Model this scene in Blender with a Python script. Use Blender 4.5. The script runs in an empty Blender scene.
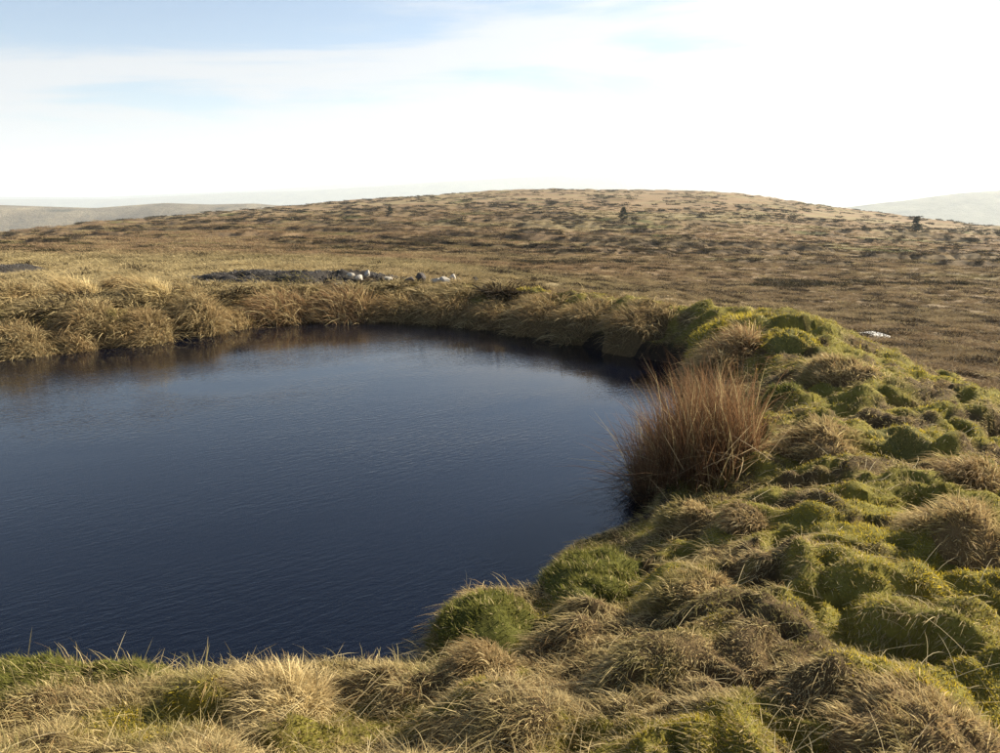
import bpy, bmesh, math, random
import numpy as np
from mathutils import Vector

# ------------------------------------------------------------------ camera, sky, sun, exposure
sc = bpy.context.scene
col = sc.collection
F, W, H = 755.0, 1000.0, 753.0            # focal length in photo pixels, photo size
CAMZ = 2.1                                # eye height above the water
HORIZON = 205.0
PITCH = math.atan((H / 2 - HORIZON) / F)
cam_d = bpy.data.cameras.new('camera'); cam = bpy.data.objects.new('camera', cam_d); col.objects.link(cam)
cam.location = (0, 0, CAMZ); cam.rotation_euler = (math.pi / 2 - PITCH, 0, 0)
cam_d.sensor_width = 36; cam_d.lens = 36 * F / W; cam_d.clip_end = 40000; cam_d.clip_start = 0.05
sc.camera = cam

SUN_AZ, SUN_EL = math.radians(60), math.radians(28)     # azimuth from +Y towards +X
sun_dir = Vector((math.sin(SUN_AZ) * math.cos(SUN_EL), math.cos(SUN_AZ) * math.cos(SUN_EL), math.sin(SUN_EL)))
sd = bpy.data.lights.new('sun', 'SUN'); sd.energy = 5.0; sd.angle = math.radians(0.6); sd.color = (1.0, 0.89, 0.70)
so = bpy.data.objects.new('sun', sd); col.objects.link(so)
so.rotation_euler = sun_dir.to_track_quat('Z', 'Y').to_euler()

world = bpy.data.worlds.new('World'); sc.world = world; world.use_nodes = True
wt = world.node_tree; wt.nodes.clear()
def wn(t, **k):
    n = wt.nodes.new(t)
    for a, b in k.items(): setattr(n, a, b)
    return n
def wmath(op, a, b=None, c=None, clamp=False):
    n = wn('ShaderNodeMath', operation=op, use_clamp=clamp)
    for i, v in enumerate((a, b, c)):
        if v is None: continue
        if isinstance(v, (int, float)): n.inputs[i].default_value = v
        else: wt.links.new(v, n.inputs[i])
    return n.outputs[0]
sky = wn('ShaderNodeTexSky', sky_type='NISHITA'); sky.sun_disc = False
sky.sun_elevation = SUN_EL; sky.sun_rotation = SUN_AZ; sky.altitude = 400; sky.air_density = 1.0; sky.dust_density = .7; sky.ozone_density = 2.2
tc = wn('ShaderNodeTexCoord')
sep = wn('ShaderNodeSeparateXYZ'); wt.links.new(tc.outputs['Generated'], sep.inputs[0])
zc = wmath('ADD', wmath('MAXIMUM', sep.outputs[2], 0.0), 0.10)
px = wmath('DIVIDE', sep.outputs[0], zc); py = wmath('DIVIDE', sep.outputs[1], zc)
comb = wn('ShaderNodeCombineXYZ'); wt.links.new(px, comb.inputs[0]); wt.links.new(py, comb.inputs[1])
mp = wn('ShaderNodeMapping'); wt.links.new(comb.outputs[0], mp.inputs[0])
mp.inputs['Rotation'].default_value = (0, 0, math.radians(-20)); mp.inputs['Scale'].default_value = (0.30, 0.62, 1); mp.inputs['Location'].default_value = (3.1, 1.4, 0)
n1 = wn('ShaderNodeTexNoise'); n1.inputs['Scale'].default_value = 1.5; n1.inputs['Detail'].default_value = 9; n1.inputs['Roughness'].default_value = 0.6; n1.inputs['Distortion'].default_value = 0.5
wt.links.new(mp.outputs[0], n1.inputs['Vector'])
dot = wn('ShaderNodeVectorMath', operation='DOT_PRODUCT'); wt.links.new(tc.outputs['Generated'], dot.inputs[0]); dot.inputs[1].default_value = sun_dir
cosang = wmath('MAXIMUM', dot.outputs['Value'], 0.0)
# thin high cloud: broken away from the sun and overhead, closing up towards the horizon and the sun
cover = wmath('ADD', wmath('SUBTRACT', n1.outputs['Fac'], wmath('MULTIPLY', wmath('MAXIMUM', sep.outputs[2], 0.0), .12)), wmath('MULTIPLY', wmath('POWER', cosang, 3.0), 0.42))
cover = wmath('ADD', cover, wmath('MULTIPLY', wmath('POWER', wmath('SUBTRACT', 1.0, wmath('ABSOLUTE', sep.outputs[2])), 7.0), 0.48))
mr = wn('ShaderNodeMapRange', interpolation_type='SMOOTHSTEP'); wt.links.new(cover, mr.inputs[0])
mr.inputs[1].default_value = 0.60; mr.inputs[2].default_value = 0.76; mr.inputs[3].default_value = 0.0; mr.inputs[4].default_value = 0.93
bright = wmath('ADD', 4.7, wmath('ADD', wmath('MULTIPLY', wmath('POWER', cosang, 3.0), 3.6), wmath('MULTIPLY', wmath('POWER', cosang, 40.0), 8.0)))
ccol = wn('ShaderNodeVectorMath', operation='SCALE'); ccol.inputs[0].default_value = (0.95, 1.0, 1.07); wt.links.new(bright, ccol.inputs['Scale'])
mix = wn('ShaderNodeMix', data_type='RGBA'); wt.links.new(mr.outputs[0], mix.inputs['Factor'])
wt.links.new(sky.outputs[0], mix.inputs['A']); wt.links.new(ccol.outputs[0], mix.inputs['B'])
bg = wn('ShaderNodeBackground'); bg.inputs['Strength'].default_value = 0.055
wt.links.new(mix.outputs['Result'], bg.inputs['Color'])
wo = wn('ShaderNodeOutputWorld'); wt.links.new(bg.outputs[0], wo.inputs['Surface'])

sc.view_settings.view_transform = 'Standard'; sc.view_settings.look = 'None'
sc.view_settings.exposure = 1.5; sc.view_settings.gamma = 1.0; sc.view_settings.use_curve_mapping = False
sc.render.engine = 'CYCLES'
sc.cycles.max_bounces = 5; sc.cycles.diffuse_bounces = 3; sc.cycles.glossy_bounces = 3; sc.cycles.transmission_bounces = 3
sc.cycles.volume_bounces = 1; sc.cycles.transparent_max_bounces = 4; sc.cycles.caustics_reflective = False; sc.cycles.caustics_refractive = False
sc.cycles.use_denoising = True; sc.cycles.denoising_prefilter = 'NONE'

rng = np.random.default_rng(7); random.seed(7)

# ------------------------------------------------------------------ photo pixel -> direction -> place
cp, sp_ = math.cos(PITCH), math.sin(PITCH)
def row_slope(v):                          # dz / dy of a view ray through image row v
    yy = (H / 2 - np.asarray(v, float)) / F
    return (-sp_ + cp * yy) / (cp + sp_ * yy)
def row_fwd(v):
    yy = (H / 2 - np.asarray(v, float)) / F
    return cp + sp_ * yy
def on_plane(u, v, z=0.0):                 # where the ray through a pixel meets the level z
    y = (z - CAMZ) / row_slope(v)
    return np.array([y * ((u - W / 2) / F) / row_fwd(v), y])
def at_depth(u, v, y):
    return np.array([y * ((u - W / 2) / F) / float(row_fwd(v)), y, CAMZ + y * float(row_slope(v))])

# ------------------------------------------------------------------ noise
_perm = rng.permutation(512); _perm = np.concatenate([_perm, _perm, _perm])
_ga = rng.uniform(0, 2 * math.pi, 512); _gx, _gy = np.cos(_ga), np.sin(_ga)
def perlin(x, y, seed=0):
    x = np.asarray(x, float) + seed * 17.31; y = np.asarray(y, float) - seed * 9.77
    xi = np.floor(x).astype(int); yi = np.floor(y).astype(int); xf = x - xi; yf = y - yi
    u = xf * xf * xf * (xf * (xf * 6 - 15) + 10); v = yf * yf * yf * (yf * (yf * 6 - 15) + 10)
    def g(ix, iy, dx, dy):
        h = _perm[_perm[ix & 511] + (iy & 511)]
        return _gx[h] * dx + _gy[h] * dy
    a = g(xi, yi, xf, yf); b = g(xi + 1, yi, xf - 1, yf); c = g(xi, yi + 1, xf, yf - 1); d = g(xi + 1, yi + 1, xf - 1, yf - 1)
    return (a + u * (b - a)) * (1 - v) + (c + u * (d - c)) * v
def fbm(x, y, o=4, seed=0):
    s = 0; a = 1.0; f = 1.0
    for k in range(o): s = s + a * perlin(x * f, y * f, seed + k); a *= 0.5; f *= 2.03
    return s
def sstep(a, b, x):
    t = np.clip((x - a) / (b - a), 0, 1); return t * t * (3 - 2 * t)
def smooth_ring(pts, n):                   # closed Catmull-Rom
    P = np.array(pts, float); out = []
    for i in range(len(P)):
        p0, p1, p2, p3 = P[i - 1], P[i], P[(i + 1) % len(P)], P[(i + 2) % len(P)]
        for t in np.arange(n) / n:
            out.append(0.5 * ((2 * p1) + (p2 - p0) * t + (2 * p0 - 5 * p1 + 4 * p2 - p3) * t * t + (3 * p1 - p0 - 3 * p2 + p3) * t ** 3))
    return np.array(out)
def sdf_poly(x, y, P):                     # positive outside
    x = np.asarray(x, float); y = np.asarray(y, float); d = np.full(x.shape, 1e18); ins = np.zeros(x.shape, bool)
    for i in range(len(P)):
        ax, ay = P[i]; bx, by = P[(i + 1) % len(P)]
        ex, ey = bx - ax, by - ay; wx, wy = x - ax, y - ay
        t = np.clip((wx * ex + wy * ey) / (ex * ex + ey * ey + 1e-12), 0, 1)
        d = np.minimum(d, (wx - ex * t) ** 2 + (wy - ey * t) ** 2)
        c = (ay > y) != (by > y)
        ins ^= c & (x < (bx - ax) * (y - ay) / (by - ay + 1e-12) + ax)
    return np.where(ins, -1, 1) * np.sqrt(d)

# ------------------------------------------------------------------ the pond's outline and the crest of its bank
pond_px = [(-300, 690), (0, 688), (150, 692), (300, 684), (415, 672), (428, 648), (442, 624), (470, 607), (520, 606), (546, 600), (546, 578), (566, 560),
           (610, 545), (642, 530), (652, 508), (668, 486), (695, 466), (716, 440), (720, 410), (702, 388), (690, 377), (672, 364), (630, 357),
           (570, 343), (510, 332), (480, 327), (420, 322), (360, 320), (270, 323), (210, 333), (144, 343), (60, 351), (0, 356)]
pond_ctrl = [on_plane(u, v, 0) for u, v in pond_px] + [np.array(p) for p in ((-9.3, 9.6), (-11, 7.5), (-11, 5.0), (-8.5, 3.3))]
POND = smooth_ring(pond_ctrl, 3)
crest_px = [(470, 299), (560, 292), (640, 300), (740, 311), (790, 321), (830, 345), (900, 368), (1000, 399)]
BANK = np.array([(-60, 20), (-30, 17), (-14, 12.5), (-9, 13.2), (-6, 15.2), (-1.6, 15.4)] + [tuple(on_plane(u, v, zc)) for (u, v), zc in zip(crest_px, (.66, .76, .78, .72, .66, .60, .56, .56))] + [(5.2, 4.0), (6.0, 1.5), (6.5, -3), (4, -9), (-60, -12)])

U_SKY = [-600, -300, 0, 100, 200, 300, 400, 500, 560, 640, 700, 750, 800, 850, 900, 950, 1000, 1300, 1600]
V_SKY = [268, 254, 237, 224, 215, 206.5, 198, 191, 189.5, 191, 191.5, 196, 204, 211, 217, 223, 229, 262, 290]
U_RS = [-600, 0, 250, 500, 700, 850, 1000, 1300]; RS = [110, 140, 270, 400, 400, 320, 260, 220]
U_C = [-300, 0, 250, 420, 500, 750, 1000, 1300]
Z_C = {15: [.30, .30, .32, .28, .10, -.9, -1.25, -1.5], 18: [.22, .22, .25, .16, -.12, -1.15, -1.45, -1.6], 25: [.0, .02, .05, -.12, -.5, -1.65, -1.9, -2.1],
       40: [-.4, -.35, -.4, -.8, -1.2, -2.35, -2.65, -3]}
V_65 = [253, 246, 247, 252, 256, 262, 266, 270]
VALLEY = -140.0
def moor_base(x, y):
    yc = np.maximum(y, 15.0)
    u = np.clip(500 + F * 1.0 * x / yc, -600, 1600)
    u = np.where(y < 15, np.clip(500 + F * x / 15.0, -600, 1600), u)
    ly = np.log(yc); zs = []; ks = []
    for k, z in Z_C.items(): ks.append(math.log(k)); zs.append(np.interp(u, U_C, z))
    v65 = np.interp(u, U_C, V_65); ks.append(math.log(65)); zs.append(CAMZ + 65 * row_slope(v65))
    z = zs[0] * 1.0
    for i in range(len(ks) - 1):
        t = np.clip((ly - ks[i]) / (ks[i + 1] - ks[i]), 0, 1); z = z + (zs[i + 1] - zs[i]) * t
    vs = np.interp(u, U_SKY, V_SKY); rs = np.interp(u, U_RS, RS)
    q = np.clip(np.log(yc / 65) / np.log(rs / 65), 0, 1)
    v = vs + (v65 - vs) * (1 - q) ** 1.5
    far = CAMZ + yc * row_slope(v)
    over = np.maximum(yc - rs, 0)
    far = far - np.minimum((over / 55) ** 2 * 0.6, 1e4)
    far = np.where(far < VALLEY + 30, VALLEY + 30 * np.exp(np.clip((far - VALLEY - 30) / 30, -50, 0)), far)
    return np.where(yc < 65, z, far)
# hummocks of the bank read off the photograph: u, v, width px, height m, ground level
HUM = [(745, 318, 90, .10), (800, 334, 70, .12), (835, 372, 70, .12), (782, 398, 55, .09), (860, 400, 60, .10), (930, 390, 70, .10), (820, 432, 85, .14),
       (905, 428, 70, .12), (880, 402, 50, .08), (750, 455, 60, .08), (795, 445, 60, .07), (758, 492, 70, .08), (742, 512, 55, .08), (832, 508, 85, .10),
       (900, 490, 70, .08), (870, 556, 110, .09), (775, 562, 90, .08), (700, 592, 90, .06), (660, 645, 100, .04), (762, 622, 130, .09), (900, 618, 130, .11),
       (960, 668, 130, .10), (820, 690, 110, .05), (905, 735, 140, .12), (740, 735, 140, .07), (620, 700, 110, .04), (560, 735, 100, .06), (400, 700, 100, .03),
       (180, 700, 110, .06), (60, 725, 110, .06), (500, 700, 90, .03), (590, 595, 80, .08), (560, 650, 60, .03), (640, 310, 60, .10), (610, 300, 50, .14),
       (560, 300, 60, .10), (520, 304, 50, .12), (690, 335, 60, .12), (990, 420, 60, .1), (960, 555, 90, .08), (800, 590, 80, .06), (850, 650, 70, .05),
       (690, 555, 70, .06), (730, 425, 40, .05), (930, 450, 60, .08), (850, 465, 70, .07), (800, 475, 50, .06), (985, 620, 80, .07), (870, 600, 60, .05)]
HUMW = []
for (u, v, w, hh) in HUM:
    p = on_plane(u, v + w * 0.12, 0.42); r = w / F * math.hypot(p[0], p[1], ) * 0.44
    HUMW.append((p[0], p[1], r * 1.25, r * random.uniform(.8, 1.15), hh * (.6 if v > 540 else .72), random.uniform(-.5, .8)))
for k in range(240):                       # smaller swells between them
    r = math.exp(random.uniform(math.log(1.6), math.log(15))); a = random.uniform(-.85, .85)
    s = random.uniform(.07, .19) * (0.7 + r * .06)
    HUMW.append((r * math.sin(a), r * math.cos(a), s * 1.3, s, random.uniform(.03, .085), random.uniform(-.6, .9)))
GRAVEL = []
for (u, v, ru, zg) in ((295, 281, 112, .50), (5, 270, 34, .08)):
    p = on_plane(u, v, zg); GRAVEL.append((p[0], p[1], ru / F * p[1], 1.9 if ru > 60 else 1.6))
def hummocks(x, y):
    z = np.zeros(np.shape(x))
    for (cx, cy, rx, ry, hh, a) in HUMW:
        dx, dy = x - cx, y - cy
        m = (np.abs(dx) < 2.2 * rx + ry) & (np.abs(dy) < 2.2 * rx + ry)
        if not m.any(): continue
        ca, sa = math.cos(a), math.sin(a); X = (dx[m] * ca + dy[m] * sa) / rx; Y = (-dx[m] * sa + dy[m] * ca) / ry
        d2 = X * X + Y * Y
        z[m] = np.maximum(z[m], 0) + hh * np.exp(-d2 ** 2.0 * .9) * (1 - 0.25 * np.clip(z[m] / .15, 0, 1))
    return z
def ledge_field(x, y):                     # low peat steps that follow the slope
    wx = x + 6 * perlin(x / 40, y / 40, 31); wy = y + 5 * perlin(x / 30, y / 30, 33)
    n = fbm(wx / 17, wy / 5.0, 3, 40) + .45 * perlin(x / 55, y / 30, 47) - .14
    return n
def height(x, y):
    x = np.asarray(x, float); y = np.asarray(y, float); r = np.hypot(x, y)
    mb = moor_base(x, y)
    near = r < 60
    s = np.full(x.shape, 60.0); o = np.full(x.shape, 30.0); hm = np.zeros(x.shape)
    s[near] = sdf_poly(x[near], y[near], POND); o[near] = sdf_poly(x[near], y[near], BANK)
    n18 = r < 19
    hm[n18] = hummocks(x[n18], y[n18])
    t = 1 - sstep(-.2, 4.2, o)
    # far and right banks stand a little higher than the near one
    H_ = 0.50 + .06 * sstep(7, 12, y) + .17 * sstep(7.5, 9.5, y) * sstep(-1.2, .6, x) + 0.02 * perlin(x / 1.7, y / 1.7, 3)
    nearlip = sstep(.5, 1.4, x) * 0.14
    rise = np.where(y < 5.5, 1.75 - .5 * sstep(.2, 1.5, x), 0.85)
    prof = (0.16 + nearlip * .5) * sstep(-.04, .12, s) + (H_ - .16 - nearlip * .5) * sstep(.03, rise, s)
    bank = np.where(s > 0, prof, np.maximum(-.45, s * 1.2))
    z = mb + (bank - mb) * t
    edge = sstep(.0, .35, s)
    z = z + hm * edge * np.where(o > 2, .4, 1)
    amp = sstep(.05, .5, s)
    nb_ = r < 60
    wx = x[nb_] + .16 * perlin(x[nb_] / .5, y[nb_] / .5, 2); wy = y[nb_] + .16 * perlin(x[nb_] / .5, y[nb_] / .5, 4)
    sc_ = np.clip(.34 + .018 * r[nb_], .34, 1.1)
    b1 = np.abs(perlin(wx / .42, wy / .36, 5)); b2 = np.abs(perlin(wx / .21, wy / .19, 6)); b3 = np.abs(perlin(wx / 1.15, wy / .95, 7))
    lowleft = 1 - .6 * sstep(.75, -.2, x[nb_]) * sstep(5, 4, y[nb_])
    q0 = 1 - sstep(14, 22, r[nb_])
    z[nb_] += amp[nb_] * (q0 * lowleft * ((.13 * b1 + .13 * b2 + .06 * b3 - .05) * (.7 + .3 * sstep(3, 6.5, r[nb_])) - (.15 + .006 * r[nb_]) * sstep(.14, .40, perlin(wx / .44, wy / .30, 11)) - .07 * sstep(.12, .4, perlin(wx / .19, wy / .14, 12))) + (1 - q0) * (.14 * b3 + .10 * b1 - .05))
    # the lip of the near bank stays below the sight line to the water
    yl = np.maximum(y, .5); ul = 500 + F * x / yl * .86
    zl = CAMZ + yl * row_slope(np.interp(ul, [-500, 0, 60, 130, 165, 200, 260, 330, 400, 440, 560], [666, 664, 660, 656, 674, 668, 658, 651, 657, 662, 648])) - .05
    zl = np.maximum(zl, .10); wl = sstep(470, 425, ul) * (y > .6) * (y < 3.6)
    z = np.where(s > 0, z - wl * np.maximum(z - zl, 0), z)
    m = r > 12
    xm, ym = x[m], y[m]; rm = r[m]
    q = sstep(12, 30, rm)
    dz = q * (.10 * fbm(xm / 2.4, ym / 2.4, 3, 8) + .22 * perlin(xm / 14, ym / 9, 9))
    far = sstep(45, 90, rm) * (1 - sstep(700, 1200, rm))
    L = ledge_field(xm, ym)
    dz = dz + far * (.5 * sstep(.16, .28, L) + .3 * sstep(.45, .56, L)) + sstep(60, 200, rm) * 0.5 * perlin(xm / 30, ym / 25, 15)
    dz = dz + sstep(500, 1500, rm) * 12 * perlin(xm / 600, ym / 600, 18)
    z[m] += dz
    for (gx, gy, gr, gd) in GRAVEL:
        d = np.sqrt(((x - gx) / gr) ** 2 + ((y - gy) / gd) ** 2)
        z = z + .20 * (1 - sstep(.5, 1.15, d))
    return z
def h1(x, y): return float(height(np.array([x]), np.array([y]))[0])
def grads(x, y, e=.02):
    return (height(x + e, y) - height(x - e, y)) / (2 * e), (height(x, y + e) - height(x, y - e)) / (2 * e)

def moss_mask(x, y):
    n = fbm(x / .55, y / .42, 4, 60)
    # moss keeps to the right-hand and far right bank; the near left lip is grass
    bias = .40 * sstep(-.6, 1.6, x) - .12 - .25 * sstep(-1, -5, x)
    bias = bias + .08 * sstep(9, 11, y) * sstep(-.5, 1.0, x)
    return sstep(.0, .30, n + bias)

# ------------------------------------------------------------------ materials
def nodes_of(m):
    m.use_nodes = True; nt = m.node_tree; nt.nodes.clear(); return nt
def lk(nt, a, b): nt.links.new(a, b)
def mat_blade(name, transl=.36, rough=.75, tint_attr=False):
    m = bpy.data.materials.new(name); nt = nodes_of(m); N = nt.nodes.new
    at = N('ShaderNodeAttribute'); at.attribute_name = 'col'; c = at.outputs['Color']
    if tint_attr:
        a2 = N('ShaderNodeAttribute'); a2.attribute_type = 'INSTANCER'; a2.attribute_name = 'tint'
        mx = N('ShaderNodeMix'); mx.data_type = 'RGBA'; mx.blend_type = 'MULTIPLY'; mx.inputs['Factor'].default_value = 1
        lk(nt, c, mx.inputs['A']); lk(nt, a2.outputs['Color'], mx.inputs['B']); c = mx.outputs['Result']
    p = N('ShaderNodeBsdfPrincipled'); p.inputs['Roughness'].default_value = rough; p.inputs['Specular IOR Level'].default_value = .10
    t = N('ShaderNodeBsdfTranslucent'); ms = N('ShaderNodeMixShader'); ms.inputs[0].default_value = transl
    lk(nt, c, p.inputs['Base Color']); lk(nt, c, t.inputs['Color']); lk(nt, p.outputs[0], ms.inputs[1]); lk(nt, t.outputs[0], ms.inputs[2])
    o = N('ShaderNodeOutputMaterial'); lk(nt, ms.outputs[0], o.inputs[0]); return m
def mat_ground(name, bump_scale=9.0, bump=.6, far=False):
    m = bpy.data.materials.new(name); nt = nodes_of(m); N = nt.nodes.new
    at = N('ShaderNodeAttribute'); at.attribute_name = 'col'
    g = N('ShaderNodeNewGeometry')
    n1 = N('ShaderNodeTexNoise'); n1.inputs['Scale'].default_value = bump_scale; n1.inputs['Detail'].default_value = 10; n1.inputs['Roughness'].default_value = .72
    lk(nt, g.outputs['Position'], n1.inputs['Vector'])
    mr = N('ShaderNodeMapRange'); lk(nt, n1.outputs['Fac'], mr.inputs[0]); mr.inputs[1].default_value = .3; mr.inputs[2].default_value = .7; mr.inputs[3].default_value = .55; mr.inputs[4].default_value = 1.4
    vm = N('ShaderNodeVectorMath'); vm.operation = 'SCALE'; lk(nt, at.outputs['Color'], vm.inputs[0]); lk(nt, mr.outputs[0], vm.inputs['Scale'])
    p = N('ShaderNodeBsdfPrincipled'); p.inputs['Roughness'].default_value = .95; p.inputs['Specular IOR Level'].default_value = .1
    lk(nt, vm.outputs[0], p.inputs['Base Color'])
    b = N('ShaderNodeBump'); b.inputs['Strength'].default_value = bump; b.inputs['Distance'].default_value = .6 / bump_scale
    lk(nt, n1.outputs['Fac'], b.inputs['Height']); lk(nt, b.outputs[0], p.inputs['Normal'])
    o = N('ShaderNodeOutputMaterial'); lk(nt, p.outputs[0], o.inputs[0]); return m
def mat_plain(name, c, var=.3, scale=6., rough=.9, bump=.3):
    m = bpy.data.materials.new(name); nt = nodes_of(m); N = nt.nodes.new
    tcn = N('ShaderNodeTexCoord'); n1 = N('ShaderNodeTexNoise'); n1.inputs['Scale'].default_value = scale; n1.inputs['Detail'].default_value = 8; n1.inputs['Roughness'].default_value = .7
    lk(nt, tcn.outputs['Object'], n1.inputs['Vector'])
    cr = N('ShaderNodeValToRGB'); cr.color_ramp.elements[0].position = .3; cr.color_ramp.elements[1].position = .7
    cr.color_ramp.elements[0].color = tuple(k * (1 - var) for k in c) + (1,); cr.color_ramp.elements[1].color = tuple(min(.95, k * (1 + var)) for k in c) + (1,)
    lk(nt, n1.outputs['Fac'], cr.inputs[0])
    p = N('ShaderNodeBsdfPrincipled'); p.inputs['Roughness'].default_value = rough; p.inputs['Specular IOR Level'].default_value = .3; lk(nt, cr.outputs[0], p.inputs['Base Color'])
    b = N('ShaderNodeBump'); b.inputs['Strength'].default_value = bump; b.inputs['Distance'].default_value = .05; lk(nt, n1.outputs['Fac'], b.inputs['Height']); lk(nt, b.outputs[0], p.inputs['Normal'])
    o = N('ShaderNodeOutputMaterial'); lk(nt, p.outputs[0], o.inputs[0]); return m
M_BLADE = mat_blade('dry_grass_blades'); M_TUFT = mat_blade('moor_tuft', .3, .75, True)
M_GROUND = mat_ground('peaty_ground', 11.0, .7)
M_MOUND = mat_ground('tussock_thatch', 30.0, .8)

# ------------------------------------------------------------------ mesh helpers
def mesh_np(name, verts, faces_list, cols=None, smooth=False):
    """verts (N,3); faces_list: list of (M,k) int arrays"""
    me = bpy.data.meshes.new(name)
    verts = np.ascontiguousarray(verts, dtype=np.float32)
    me.vertices.add(len(verts)); me.vertices.foreach_set('co', verts.ravel())
    loops = np.concatenate([f.ravel() for f in faces_list]).astype(np.int32)
    tot = np.concatenate([np.full(len(f), f.shape[1]) for f in faces_list]).astype(np.int32)
    st = np.concatenate([[0], np.cumsum(tot)[:-1]]).astype(np.int32)
    me.loops.add(len(loops)); me.loops.foreach_set('vertex_index', loops)
    me.polygons.add(len(tot)); me.polygons.foreach_set('loop_start', st)
    try: me.polygons.foreach_set('loop_total', tot)
    except Exception: pass
    if smooth: me.polygons.foreach_set('use_smooth', np.ones(len(tot), bool))
    if cols is not None:
        a = me.color_attributes.new('col', 'FLOAT_COLOR', 'POINT')
        c4 = np.ones((len(verts), 4), np.float32); c4[:, :3] = cols
        a.data.foreach_set('color', c4.ravel())
    me.update(calc_edges=True); return me
def link(name, me, mat, parent=None, loc=None, **props):
    o = bpy.data.objects.new(name, me); col.objects.link(o)
    if mat is not None and me is not None and len(me.materials) == 0: me.materials.append(mat)
    if parent is not None: o.parent = parent
    if loc is not None: o.location = loc
    for k, v in props.items(): o[k] = v
    return o
def thing(name, label, cat, loc, group=None, rz=0):
    o = bpy.data.objects.new(name, None); col.objects.link(o); o.location = loc; o.rotation_euler = (0, 0, rz)
    o.empty_display_size = .1; o['label'] = label; o['category'] = cat
    if group: o['group'] = group
    return o
def unit(v): return v / (np.linalg.norm(v, axis=-1, keepdims=True) + 1e-9)
def blade_arrays(root, d0, L, wid, droop, push, cols, segs=3, tip=1.25):
    """curved tapering strips: p(t) = root + L (d0 t + push t^2 - droop t^2 z)"""
    n = len(root); side = unit(np.cross(d0, unit(rng.normal(size=(n, 3))))); P = []; C = []
    ts = np.linspace(0, 1, segs + 1)
    for i, t in enumerate(ts):
        p = root + L[:, None] * (d0 * t + push * t * t); p[:, 2] -= L * droop * t * t
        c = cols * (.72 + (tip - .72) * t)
        if i < segs:
            w = (wid * (1 - .55 * t) * .5)[:, None] * side
            P += [p - w, p + w]; C += [c, c]
        else: P.append(p); C.append(c)
    k = 2 * segs + 1; V = np.stack(P, 1).reshape(-1, 3); CC = np.stack(C, 1).reshape(-1, 3)
    b = (np.arange(n) * k)[:, None]; quads = []
    for i in range(segs - 1): quads.append(b + np.array([[2 * i, 2 * i + 1, 2 * i + 3, 2 * i + 2]]))
    j = 2 * (segs - 1); tris = b + np.array([[j, j + 1, j + 2]])
    fl = ([np.concatenate(quads)] if quads else []) + [tris]
    return V, fl, CC
def join_arrays(parts):
    V = []; Q = []; T = []; C = []; off = 0
    for v, fl, c in parts:
        V.append(v); C.append(c)
        for f in fl: (Q if f.shape[1] == 4 else T).append(f + off)
        off += len(v)
    return np.concatenate(V), ([np.concatenate(Q)] if Q else []) + ([np.concatenate(T)] if T else []), np.concatenate(C)

STRAW = np.array([.49, .39, .20]); TAN = np.array([.36, .245, .115]); RUST = np.array([.24, .14, .07]); OLIVE = np.array([.175, .16, .045])
GREEN = np.array([.145, .145, .03]); MOSS = np.array([.52, .40, .042]); MOSSD = np.array([.19, .165, .035]); GREY = np.array([.41, .325, .155])
def lerp(a, b, t): return a + (b - a) * np.asarray(t)[..., None]

# ------------------------------------------------------------------ ground: one sheet, finer near the pond
dense = np.arange(-.80, 1.0001, .0062); rest = np.linspace(1.0, 2 * math.pi - .80, 60)[1:-1]
ang = np.concatenate([dense, rest])
rad = np.concatenate([[0.35], np.exp(np.arange(math.log(.8), math.log(650), .0080)), np.exp(np.linspace(math.log(650), math.log(8000), 60))[1:]])
A, R = np.meshgrid(ang, rad)
X, Y = R * np.sin(A), R * np.cos(A)
Z = height(X.ravel(), Y.ravel()).reshape(X.shape)
x, y, z = X.ravel(), Y.ravel(), Z.ravel()
r = np.hypot(x, y)
def ground_colour(x, y, r):
    c = np.empty((len(x), 3)); c[:] = TAN * .28
    mm = np.zeros(len(x)); k = r < 22
    mm[k] = moss_mask(x[k], y[k]); c = lerp(c, MOSSD * .9, mm)
    s = np.full(len(x), 50.); kk = r < 25; s[kk] = sdf_poly(x[kk], y[kk], POND)
    c = lerp(c, np.array([.022, .016, .011]), 1 - sstep(.05, .30, s))
    m = sstep(12, 20, r)
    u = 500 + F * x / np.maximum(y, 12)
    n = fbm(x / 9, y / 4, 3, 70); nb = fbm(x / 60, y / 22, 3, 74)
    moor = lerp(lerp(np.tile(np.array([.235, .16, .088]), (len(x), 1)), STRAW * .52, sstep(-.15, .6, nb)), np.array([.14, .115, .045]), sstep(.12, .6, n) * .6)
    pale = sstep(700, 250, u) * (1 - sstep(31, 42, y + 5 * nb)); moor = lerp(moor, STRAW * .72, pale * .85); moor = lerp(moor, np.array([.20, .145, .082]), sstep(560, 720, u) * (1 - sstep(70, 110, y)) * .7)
    L = ledge_field(x, y); far = sstep(48, 80, r)
    scarp = sstep(.10, .17, L) * (1 - sstep(.27, .33, L)) + .7 * sstep(.43, .47, L) * (1 - sstep(.54, .60, L))
    moor = lerp(moor, np.array([.040, .029, .018]), np.clip(scarp * far * 1.0, 0, 1) * .85 * sstep(-.35, .15, nb + .25))
    moor = lerp(moor, np.array([.10, .12, .03]), sstep(.28, .55, fbm(x / 18, y / 7, 3, 78)) * .55 * far)
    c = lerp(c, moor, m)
    for (gx, gy, gr, gd) in GRAVEL:
        d = np.sqrt(((x - gx) / gr) ** 2 + ((y - gy) / gd) ** 2) + .12 * perlin(x / .9, y / .9, 80)
        c = lerp(c, np.array([.028, .026, .026]), (1 - sstep(.86, .98, d)) * .95)
    c = lerp(c, np.array([.13, .125, .06]), sstep(700, 1400, r))
    return c
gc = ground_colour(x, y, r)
na, nr = len(ang), len(rad)
ii, jj = np.meshgrid(np.arange(nr - 1), np.arange(na), indexing='ij'); j2 = (jj + 1) % na
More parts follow.
